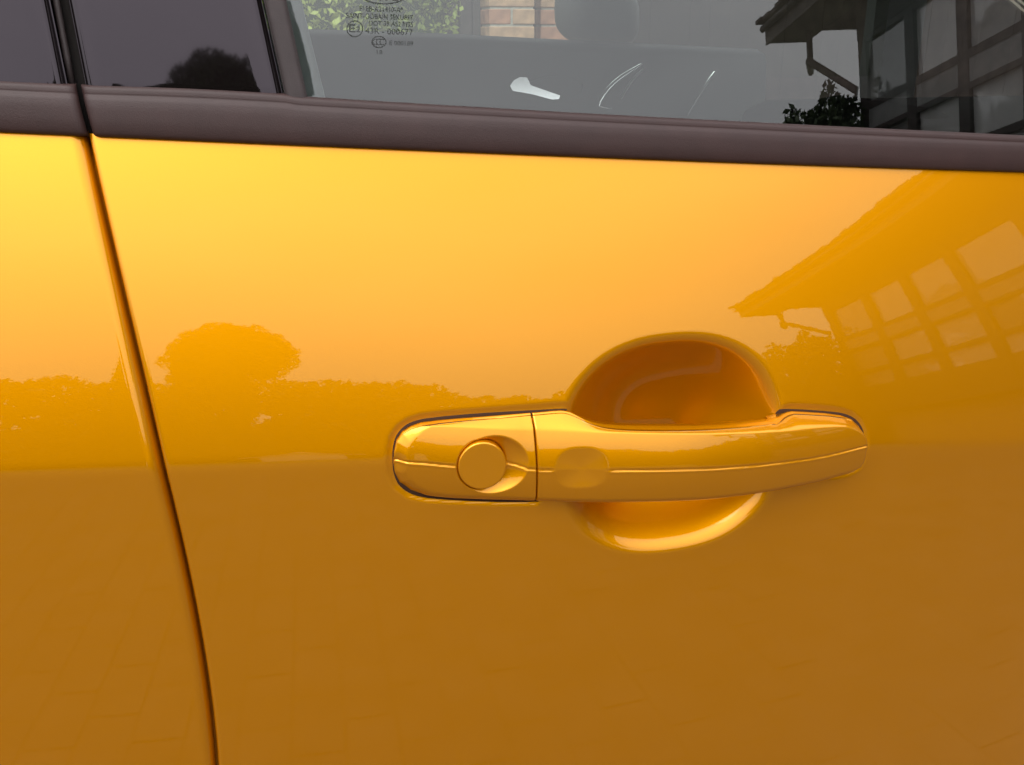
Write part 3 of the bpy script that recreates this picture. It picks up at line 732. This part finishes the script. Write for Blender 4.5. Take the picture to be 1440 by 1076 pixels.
spec = [(-56, 15, 13.5, 'leaf_dark'), (-47, 15, 12.5, 'leaf_dark'), (-38, 15.5, 13.2, 'leaf_dark'), (-29, 16, 12.6, 'leaf_mid'), (-20.5, 16, 13.2, 'leaf_dark'), (-15, 16.5, 13.4, 'leaf_dark'), (-10, 17, 12.6, 'leaf_mid'), (-1.5, 17, 12.6, 'leaf_mid'), (3.2, 17, 12.0, 'leaf_dark'), (7.6, 18, 11.4, 'leaf_dark'), (12.0, 18, 9.3, 'leaf_mid'), (17, 18, 8.3, 'leaf_mid'), (22.5, 18, 8.8, 'leaf_dark'), (28, 18, 8.4, 'leaf_mid'), (33, 18, 8.6, 'leaf_dark')]  # first four: added out of view to darken the recess wall's reflection
tlabel = ['bushy tree of the row mirrored only in the right wall of the finger recess']*4+['bushy dark tree mirrored at the left edge of the rear door', 'bushy dark tree mirrored left of the pointed cypress', 'lighter bushy tree mirrored between the cypress and the mushroom shaped tree',
          'lighter bushy tree mirrored just below the right lobe of the mushroom shaped tree', 'dark bushy tree mirrored midway between mushroom shaped tree and door handle', 'dark bushy tree mirrored above the left end of the door handle',
          'low lighter tree mirrored above the round lock cap']+['low tree of the row mirrored behind the finger recess']*4
for i, (az, r, e, m_) in enumerate(spec):
    R = random.Random(i+38); H = el(e, r); bl = []
    for q in range(6):
        rx = R.uniform(.8, 1.15); bl.append(((R.uniform(-.9, .9), R.uniform(-.5, .5), H*R.uniform(.42, .66)), (rx, rx, rx*.8)))
    bl += [((-1.2, 0, H*.25), (1.5, .8, H*.30)), ((1.2, 0, H*.25), (1.5, .8, H*.30))]
    bl += [((-.35+R.uniform(-.3, .3), 0, H-.75), (.95, .9, .72)), ((.55, 0, H-1.0), (.8, .8, .75)), ((0, 0, H*.3), (1.5, .9, H*.3))]
    tree('garden_tree', tlabel[i], az, r, bl, 17000, 0.095, m_, i+58, 'row of trees across the drive')
# pale gabled shed far back
r = 12.5; x, y = at(-0.3, r); shd = empty('shed', (x, y, 0), 0.0); tag(shd, 'low pale shed with a shallow gable mirrored just above the crease', 'shed')
w_, h0, h1 = 0.72, 1.05, 1.50
b_ = MB(); b_.add([(-w_*.9, -.6, 0), (w_*.9, -.6, 0), (w_*.9, .6, 0), (-w_*.9, .6, 0), (-w_*.9, -.6, h0), (w_*.9, -.6, h0), (w_*.9, .6, h0), (-w_*.9, .6, h0), (0, -.6, h1-.06), (0, .6, h1-.06)],
                  [(0, 1, 5, 4), (1, 2, 6, 5), (2, 3, 7, 6), (3, 0, 4, 7), (4, 5, 8), (7, 9, 6)]); b_.build('wall', M['white'], shd)
b_ = MB()
for s_ in (-1, 1): b_.add([(0, -.7, h1), (0, .75, h1), (s_*w_*1.35, .75, h0-.08), (s_*w_*1.35, -.7, h0-.08), (0, -.7, h1-.05), (0, .75, h1-.05), (s_*w_*1.35, .75, h0-.13), (s_*w_*1.35, -.7, h0-.13)], [(0, 1, 2, 3), (4, 7, 6, 5), (0, 3, 7, 4), (3, 2, 6, 7), (2, 1, 5, 6)])
b_.build('roof', M['white'], shd)

# ---- the house with its glazed porch, mirrored at the right
EAZ = [(34.3, 15.4), (55.2, 26.1)]; ZEAVE = 3.40; OZ = 0.945
r1, r2 = [(ZEAVE-OZ)/math.tan(rad(e)) for _, e in EAZ]
OX, OY = 0.13, 0.02
A = np.array([OX+r1*math.sin(rad(34.3)), OY-r1*math.cos(rad(34.3))]); B = np.array([OX+0.14+r2*math.sin(rad(55.2)), OY-r2*math.cos(rad(55.2))])
ex = (B-A)/np.linalg.norm(B-A); hrz = math.atan2(ex[1], ex[0])
house = empty('house', (A[0], A[1], 0), hrz); tag(house, 'brick house with glazed porch and overhanging eaves mirrored at the right', 'house')
# local x runs along the eave towards the car, local y points out of the wall; wall face at y = WY
WY = -0.50
def wall_xy(px, py, surf=None, wy=WY):
    """where the mirrored sight line of a photo pixel meets the wall plane: (local x, z)"""
    surf = surf or F; p = hit(px, py, surf); d = ray(px, py); n = normal(surf, p[0], p[2]); q = d-2*d.dot(n)*n
    o = np.array([p[0]-A[0], p[1]-A[1]]); ny = np.array([-ex[1], ex[0]])
    t = (wy-o.dot(ny))/(q[:2].dot(ny)); w = p+q*t
    return float((w[:2]-A).dot(ex)), float(w[2])
HOUSE_DBG = {q: wall_xy(*q) for q in [(1190,465),(1160,475),(1210,410),(1250,405),(1285,440),(1240,455),(1250,395),(1310,350),(1395,380),(1345,410),(1320,330),(1440,300),(1440,330),(1275,505),(1210,490),(1310,525),(1370,490),(1300,500),(1440,390),(1260,465),(1410,530)]}
LEN = 8.0; xs0 = 1.05
HB = 4.6                                        # depth of the house behind the wall face
mb = MB(); mb.box((xs0, WY-HB, 0), (LEN, WY-0.10, 1.22)); mb.box((xs0, WY-HB, 1.22), (xs0+0.10, WY-0.10, 3.30)); mb.box((LEN-0.1, WY-HB, 1.22), (LEN, WY-0.1, 3.30)); mb.box((xs0+0.1, WY-HB, 1.22), (LEN-0.1, WY-HB+0.1, 3.30))
mb.build('wall', M['brickwall'], house)
mb = MB(); mb.box((xs0-0.02, WY-0.12, 3.02), (LEN, WY, 3.32), 0.008); mb.build('lintel_beam', M['darkwood'], house)
mb = MB(); mb.box((xs0-0.02, WY-0.14, 1.16), (LEN, WY+0.04, 1.23), 0.008); mb.build('sill', M['darkwood'], house)
pan = [(1.17, 1.86), (2.00, 2.62), (2.76, 3.40), (3.55, 4.40), (4.54, 5.30), (5.44, 6.2), (6.34, 7.9)]
edges = [xs0-0.02]+[(a[1]+b[0])/2 for a, b in zip(pan[:-1], pan[1:])]+[LEN]
for i, (x0, x1) in enumerate(pan):
    fr = MB(); e0, e1 = edges[i]+0.002, edges[i+1]-0.002
    fr.box((e0, WY-0.09, 1.232), (x0, WY-0.01, 3.018)); fr.box((x1, WY-0.09, 1.232), (e1, WY-0.01, 3.018))
    fr.box((x0, WY-0.085, 2.42), (x1, WY-0.012, 2.48)); fr.box((x0, WY-0.085, 2.22), (x1, WY-0.012, 2.26)); fr.box((x0, WY-0.085, 2.98), (x1, WY-0.012, 3.018)); fr.box((x0, WY-0.085, 1.232), (x1, WY-0.012, 1.32))
    f = fr.build('window_frame', M['darkwood'], house)
    fr2 = MB(); fr2.box((x0, WY-0.08, 1.32), (x1, WY-0.02, 1.60)); fr2.box((x0, WY-0.085, 1.83), (x1, WY-0.012, 1.88)); fr2.build('lower_panel', M['darkwood'], f)
    for z0, z1 in ((2.48, 2.98), (1.88, 2.22), (1.60, 1.83)):
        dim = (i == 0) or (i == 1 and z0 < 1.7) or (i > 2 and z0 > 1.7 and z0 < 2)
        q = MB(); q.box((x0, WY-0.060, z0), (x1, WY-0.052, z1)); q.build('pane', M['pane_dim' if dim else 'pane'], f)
    q = MB(); q.box((x0, WY-0.07, 2.26), (x1, WY-0.02, 2.42)); q.build('rail_panel', M['railgrey'], f)
# roof with soffit, fascia and gutter
rf = MB(); p_ = math.tan(rad(24)); yr = WY-HB/2
for s_ in (1, -1):
    ye = 0.0 if s_ > 0 else 2*yr
    V = [(-0.05, ye, 3.42), (LEN+.6, ye, 3.42), (LEN+.6, yr, 3.42+abs(yr)*p_), (-0.05, yr, 3.42+abs(yr)*p_)]
    V += [(x, y, z+0.10) for x, y, z in V]
    rf.add(V, [(0, 1, 2, 3), (4, 7, 6, 5), (0, 4, 5, 1), (1, 5, 6, 2), (2, 6, 7, 3), (3, 7, 4, 0)])
roof_ = rf.build('roof', M['tile'], house)
q = MB()                                         # courses of tiles
for k in range(16):
    y0 = -k*abs(yr)/16; z0 = 3.525-y0*p_
    q.add([(-0.05, y0, z0+0.02), (LEN+.6, y0, z0+.02), (LEN+.6, y0-.20, z0+.005+.20*p_), (-0.05, y0-.2, z0+.005+.2*p_), (-0.05, y0, z0), (LEN+.6, y0, z0)], [(0, 1, 2, 3), (4, 5, 1, 0)])
q.build('tile_courses', M['tile'], roof_)['kind'] = 'stuff'
q = MB(); q.box((-0.05, WY+0.0, 3.325), (LEN+.6, 0.0-0.025, 3.345)); q.build('soffit', M['soffit'], house)
q = MB(); q.box((-0.06, -0.022, 3.31), (LEN+.6, 0.0, 3.50), 0.004); q.build('fascia', M['soffit'], house)
q = MB(); x_ = -0.06
while x_ < LEN+.6:
    w_ = random.uniform(.14, .18); q.box((x_, -.20, 3.505+random.uniform(-.004, .004)), (x_+w_-.006, .085+random.uniform(-.03, .03), 3.535)); x_ += w_
q.build('eave_tiles', M['tile'], roof_)['kind'] = 'stuff'
q = MB(); q.tube([(-0.06, 0.03, 3.46), (LEN+.6, 0.03, 3.44)], 0.032, 12); q.build('gutter', M['darkwood'], house, smooth=True)
q = MB(); q.add([(-0.02, 0, 3.42), (-0.02, yr, 3.42+abs(yr)*p_), (-0.02, 2*yr, 3.42), (0.03, 0, 3.42), (0.03, yr, 3.42+abs(yr)*p_), (0.03, 2*yr, 3.42)], [(0, 1, 2), (3, 5, 4), (0, 2, 5, 3)]); q.build('gable_board', M['soffit'], house)
q = MB(); q.tube([(0.30, -0.35, 2.96), (0.55, -0.20, 3.0), (1.02, WY+.02, 2.62)], 0.035, 8); q.tube([(0.30, -0.35, 2.96), (0.30, -0.35, 3.33)], 0.035, 8); q.build('bracket', M['darkwood'], house)
# shrub at the corner of the house
r = 8.2
tree('corner_shrub', 'dense dark shrub at the house corner mirrored under the eave tip', 38.0, r,
     [((-.25, 0, 1.55), (.5, .5, .76)), ((.25, 0, 1.75), (.5, .5, .82)), ((.6, .1, 1.85), (.4, .5, .84)), ((-.7, 0, 1.2), (.5, .5, .74)), ((0, 0, .8), (1.1, .6, .8)), ((.8, 0, .9), (.8, .6, .9)), ((-1.1, 0, .9), (.5, .5, .8))], 40000, 0.042, 'leaf_dark', 91, cat='shrub')

# ---- what shows beyond the far window of the car: hedge, timber gate, brick pier, brick wall
def Q(px, py, y): return hit(px, py, lambda x, z: y, 3.0)
YH = 4.2
h = empty('hedge', (-0.1, YH+.35, 0)); tag(h, 'clipped sunlit green hedge seen through both car windows', 'hedge')
R = np.random.default_rng(5); n = 42000; xr = Q(617, 25, YH)[0]
c = np.stack([R.uniform(-2.2, xr+0.10, n), YH+np.abs(R.normal(0, .10, n)), R.uniform(0.0, 1.9, n)], 1)
c2 = c[:6500].copy(); c2[:, 1] = YH+R.uniform(0, .7, 6500); c2[:, 2] = 1.9+R.normal(0, .03, 6500); c = np.concatenate([c, c2]); n = len(c)
c[:, 1] += 0.06*np.sin(c[:, 0]*9)*np.cos(c[:, 2]*8)
u = R.normal(size=(n, 3)); u /= np.linalg.norm(u, axis=1)[:, None]; v = np.cross(u, R.normal(size=(n, 3))); v /= np.linalg.norm(v, axis=1)[:, None]
s_ = (0.016*R.uniform(.6, 1.4, n))[:, None]
V = np.stack([c-u*s_, c+v*s_*.55, c+u*s_, c-v*s_*.55], 1).reshape(-1, 3)-np.array([-0.1, YH+.35, 0])
mesh('foliage', V, np.arange(n*4).reshape(n, 4), M['leaf_hedge'], h, smooth=False)
q = MB(); q.box((-2.1, -.24, 0), (xr+0.16, .3, 1.85), 0.05); q.build('inner_twigs', M['leaf_dark'], h)
xg0, xg1 = Q(628, 30, YH+.1)[0], Q(686, 30, YH+.1)[0]
gt = empty('timber_gate', ((xg0+xg1)/2, YH+.15, 0)); tag(gt, 'dark weathered timber gate between hedge and brick pier beyond the car', 'gate')
nb = 3; wgt = (xg1-xg0)/nb
for k in range(nb):
    q = MB(); x0 = -(xg1-xg0)/2+k*wgt; q.box((x0+.003, -.011, .06), (x0+wgt-.003, .011, 1.75), 0.003); q.build('board', M['timber'], gt)
for z in (.35, 1.45):
    q = MB(); q.box((-(xg1-xg0)/2, .0125, z), ((xg1-xg0)/2, .05, z+.09)); q.build('rail', M['timber'], gt)
def brickwork(name, label, x0, x1, y0, depth, H, cat, stretch):
    t = empty(name, ((x0+x1)/2, y0+depth/2, 0)); tag(t, label, cat)
    w = x1-x0; q = MB(); q.box((-w/2+.006, -depth/2+.006, 0), (w/2-.006, depth/2-.006, H-.004)); q.build('mortar', M['mortar'], t)
    meshes = {}
    row = 0; z = 0.30 if H > 1 else 0
    z = H-math.floor((H-0.45)/0.075)*0.075
    while z+0.066 <= H+1e-6:
        x = -w/2; first = True
        while x < w/2-0.02:
            L = 0.215
            if first and row % 2: L = 0.1025
            L = min(L, w/2-x); first = False
            key = round(L, 3)
            for mk in (random.choice(('brick_a', 'brick_b')),):
                if (key, mk) not in meshes:
                    b_ = MB(); b_.box((0, 0, 0), (L-.0, depth if depth < .3 else depth, 0.065), 0.004); 
                    o = b_.build('brick', M[mk], t); meshes[(key, mk)] = o.data
                else:
                    o = bpy.data.objects.new('brick', meshes[(key, mk)]); COL.objects.link(o); o.parent = t
                o.location = (x, -depth/2+random.uniform(-.002, .002), z)
            x += L+0.010
        z += 0.075; row += 1
    q = MB(); q.box((-w/2-.02, -depth/2-.02, H+.003), (w/2+.02, depth/2+.02, H+.06), .01); q.build('coping', M['mortar'], t)
    return t
YP = 4.15
brickwork('brick_pier', 'square brick gate pier beside the dark timber gate', Q(688, 30, YP)[0], Q(752, 30, YP)[0], YP, 0.215, 1.8, 'pier', False)
brickwork('garden_wall', 'low brick garden wall running on from the gate pier', Q(760, 30, YP+.1)[0], Q(868, 30, YP+.1)[0], YP+.1, 0.1025, 1.425, 'wall', True)

# dark fence added only to keep the view through the far windows dark
x0_, x1_, yf_ = 0.75, 8.2, 5.2
t = empty('board_fence', ((x0_+x1_)/2, yf_, 0)); tag(t, 'tall dark creosoted board fence behind the brick garden wall beyond the car', 'fence')
nb_ = int((x1_-x0_)/0.125); src = None
for k_ in range(nb_):
    if src is None:
        q = MB(); q.box((0, -.010, .04), (.1247, .010, 2.35), .0004); o = q.build('board', M['creosote'], t); src = o.data
    else:
        o = bpy.data.objects.new('board', src); COL.objects.link(o); o.parent = t
    o.location = (x0_-(x0_+x1_)/2+k_*.125, random.uniform(-.003, .003), random.uniform(-.01, .01))
for z in (.4, 1.3, 2.1):
    q = MB(); q.box((x0_-(x0_+x1_)/2, .014, z), ((x1_-x0_)/2, .06, z+.09)); q.build('rail', M['creosote'], t)
